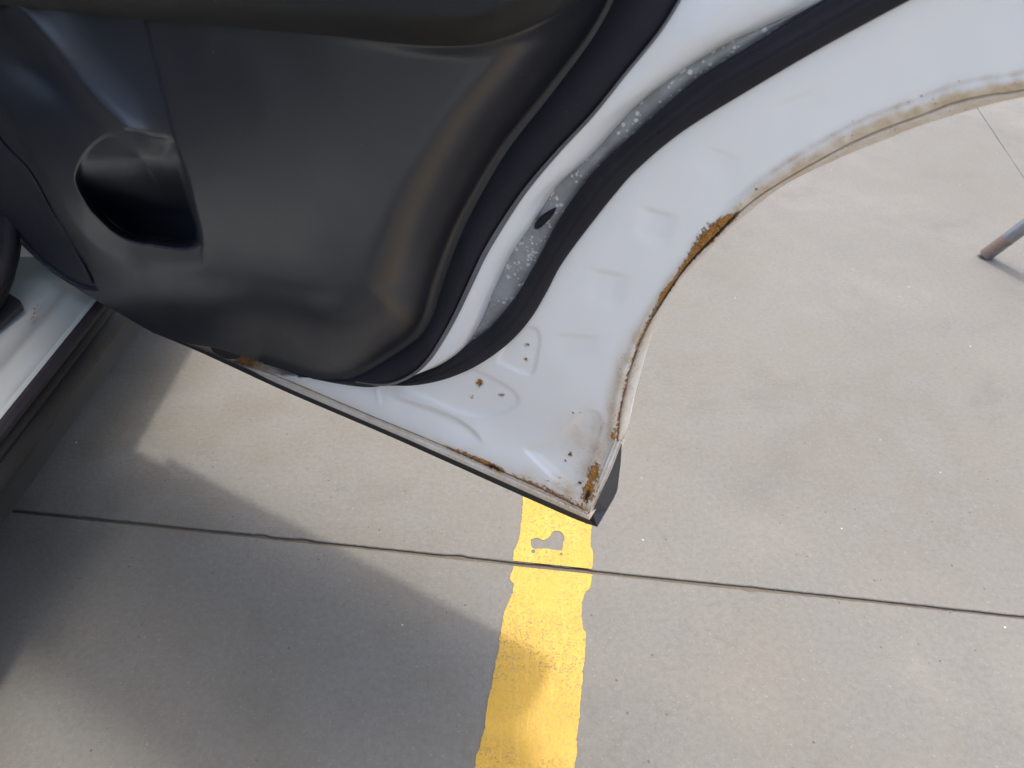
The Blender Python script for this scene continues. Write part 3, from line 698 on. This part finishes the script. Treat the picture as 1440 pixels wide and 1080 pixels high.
tube('pillar_boot', [Vector(q) for q in bp], .036, M['felt'], rock, 24)
bq = [at_x(*q, -.915) for q in ((-55,450),(-20,425),(-4,400),(7,372),(12,345),(15,300),(17,240))]
tube('opening_seal', [Vector(q) for q in bq], .013, M['rub'], rock, 14)
br = [floor_pt(u, v, .412) for u, v in ((-40,405),(5,413),(16,419),(29,427),(33,431),(33,436),(-2,467),(-40,500))]
n = len(br); me = mesh_from('latch_plate', br+[q+np.array([0,0,.010]) for q in br], [tuple(range(n)), tuple(range(n, 2*n))]+[(i, (i+1) % n, n+(i+1) % n, n+i) for i in range(n)]); fixn(me)
link('latch_plate', me, M['clad'], rock, smooth=False)
for u, v, r_ in ((49,434,2.0),(48,441,1.6),(46,446,2.2),(44,449,1.2),(53,429,1.2)):
    c0 = floor_pt(u, v, .4105); vs = [tuple(c0+np.array([math.cos(a)*r_*.0013*(1+.3*math.sin(3*a+u)), math.sin(a)*r_*.0022*(1+.3*math.cos(2*a+v)), 0])) for a in np.linspace(0, 6.28, 9)[:-1]]
    vs += [tuple(c0+np.array([0, 0, .0008]))]; me = mesh_from('rust_blister', vs, [(i, (i+1) % 8, 8) for i in range(8)]); fixn(me); link('rust_blister', me, None, rock)
    me.materials.append(bpy.data.materials.get('rust') or simple('rust', (.42, .22, .07), .9, 0, 400))
box('underbody', -2.38, -.91, -1.3, 3.3, .14, .39, M['dark'], car)
box('front_door', -.86, -.79, 1.24, 2.3, .41, 1.22, M['body'], car, .02)
box('front_fender', -.86, -.79, 2.31, 3.4, .5, 1.1, M['body'], car, .02)
box('rear_quarter', -.88, -.79, -1.2, .0, .62, 1.2, M['body'], car, .02)
box('centre_pillar', -1.0, -.83, 1.23, 1.36, .44, 1.62, M['body'], car, .01)
box('rear_pillar', -1.0, -.90, -.45, -.15, 1.2, 1.62, M['body'], car, .01)
box('roof', -2.25, -.93, -.9, 2.2, 1.62, 1.66, M['body'], car, .015)
box('far_side', -2.38, -2.3, -1.2, 3.2, .4, 1.2, M['body'], car, .02)
box('tail', -2.3, -.88, -1.3, -1.2, .4, 1.2, M['body'], car, .02)
box('hood', -2.3, -.86, 2.3, 3.3, 1.0, 1.06, M['body'], car, .02)
box('interior_lining', -2.292, -2.2, -1.19, 2.3, .42, 1.2, M['dark'], car, .01)
box('carpet', -2.29, -1.06, -1.19, 2.3, .392, .43, M['dark'], car, .01)
box('headliner', -2.2, -.98, -.85, 2.1, 1.585, 1.612, M['fabric'], car, .01)
box('rear_seat', -2.18, -1.10, -.35, .25, .45, .70, M['fabric'], car, .04)
box('rear_backrest', -2.18, -1.10, -.55, -.36, .5, 1.3, M['fabric'], car, .04)
box('front_backrest', -1.6, -1.12, .72, .88, .6, 1.3, M['fabric'], car, .04)
box('dashboard', -2.18, -1.0, 1.9, 2.28, .6, 1.18, M['clad'], car, .04)
box('front_seat', -1.6, -1.15, .9, 1.35, .45, .68, M['fabric'], car, .04)
def wheel(x, y):
    V = []; F = []; seg = 40; pr = [(.0,.18),(.02,.2),(.04,.22),(.03,.29),(.05,.325),(.10,.335),(.17,.335),(.21,.32),(.22,.2)]
    for kk in range(seg):
        a = 2*math.pi*kk/seg; V += [(x-q, y+math.cos(a)*r_, .335+math.sin(a)*r_) for q, r_ in pr]
    k = len(pr); F = [(i*k+j, i*k+j+1, ((i+1) % seg)*k+j+1, ((i+1) % seg)*k+j) for i in range(seg) for j in range(k-1)]
    me = mesh_from('wheel', V, F); fixn(me); wh = link('wheel', me, M['rub'], car)
    V = [(x-.03, y, .335)]+[(x-.02, y+math.cos(2*math.pi*i/20)*.19*(1 if i % 2 else .97), .335+math.sin(2*math.pi*i/20)*.19) for i in range(20)]
    me = mesh_from('rim', V, [(0, 1+i, 1+(i+1) % 20) for i in range(20)]); link('rim', me, M['metal'], wh, smooth=False)
for x, y in ((-.82,-.72),(-.82,2.82),(-2.14,-.72),(-2.14,2.82)): wheel(x, y)

# ------------------------------------------------------------------ steel trestle whose leg tip shows at the right
tp = floor_pt(1384, 361); ld_ = np.array([.43,-.27,1.]); 
tr = empty('steel_trestle', tuple(tp)); tag(tr, 'slanted bare steel tube leg standing on the bright floor at the right edge', 'trestle')
def leg(p, d_, L=.8):
    p = np.array(p); dd = d_/np.linalg.norm(d_); o = tube('leg', [p+dd*.014, p+dd*L], .021, M['steel'], tr, 20); o.data.name = 'leg'
    tube('foot', [p+dd*.002+np.array([0,0,.004]), p+dd*.085], .0212, M['dirtysteel'] if 'dirtysteel' in M else M['steel'], o, 20); return p+dd*L
M['dirtysteel'] = simple('tarnished_steel', (.30, .22, .18), .5, .6, 120)
t1 = leg(tp, ld_); t2 = leg(tp+np.array([.95,-.1,0]), ld_*np.array([-.9,1,1])); 
tube('top_bar', [t1-np.array([.1,0,0]), t2+np.array([.1,0,0])], .02, M['steel'], tr)
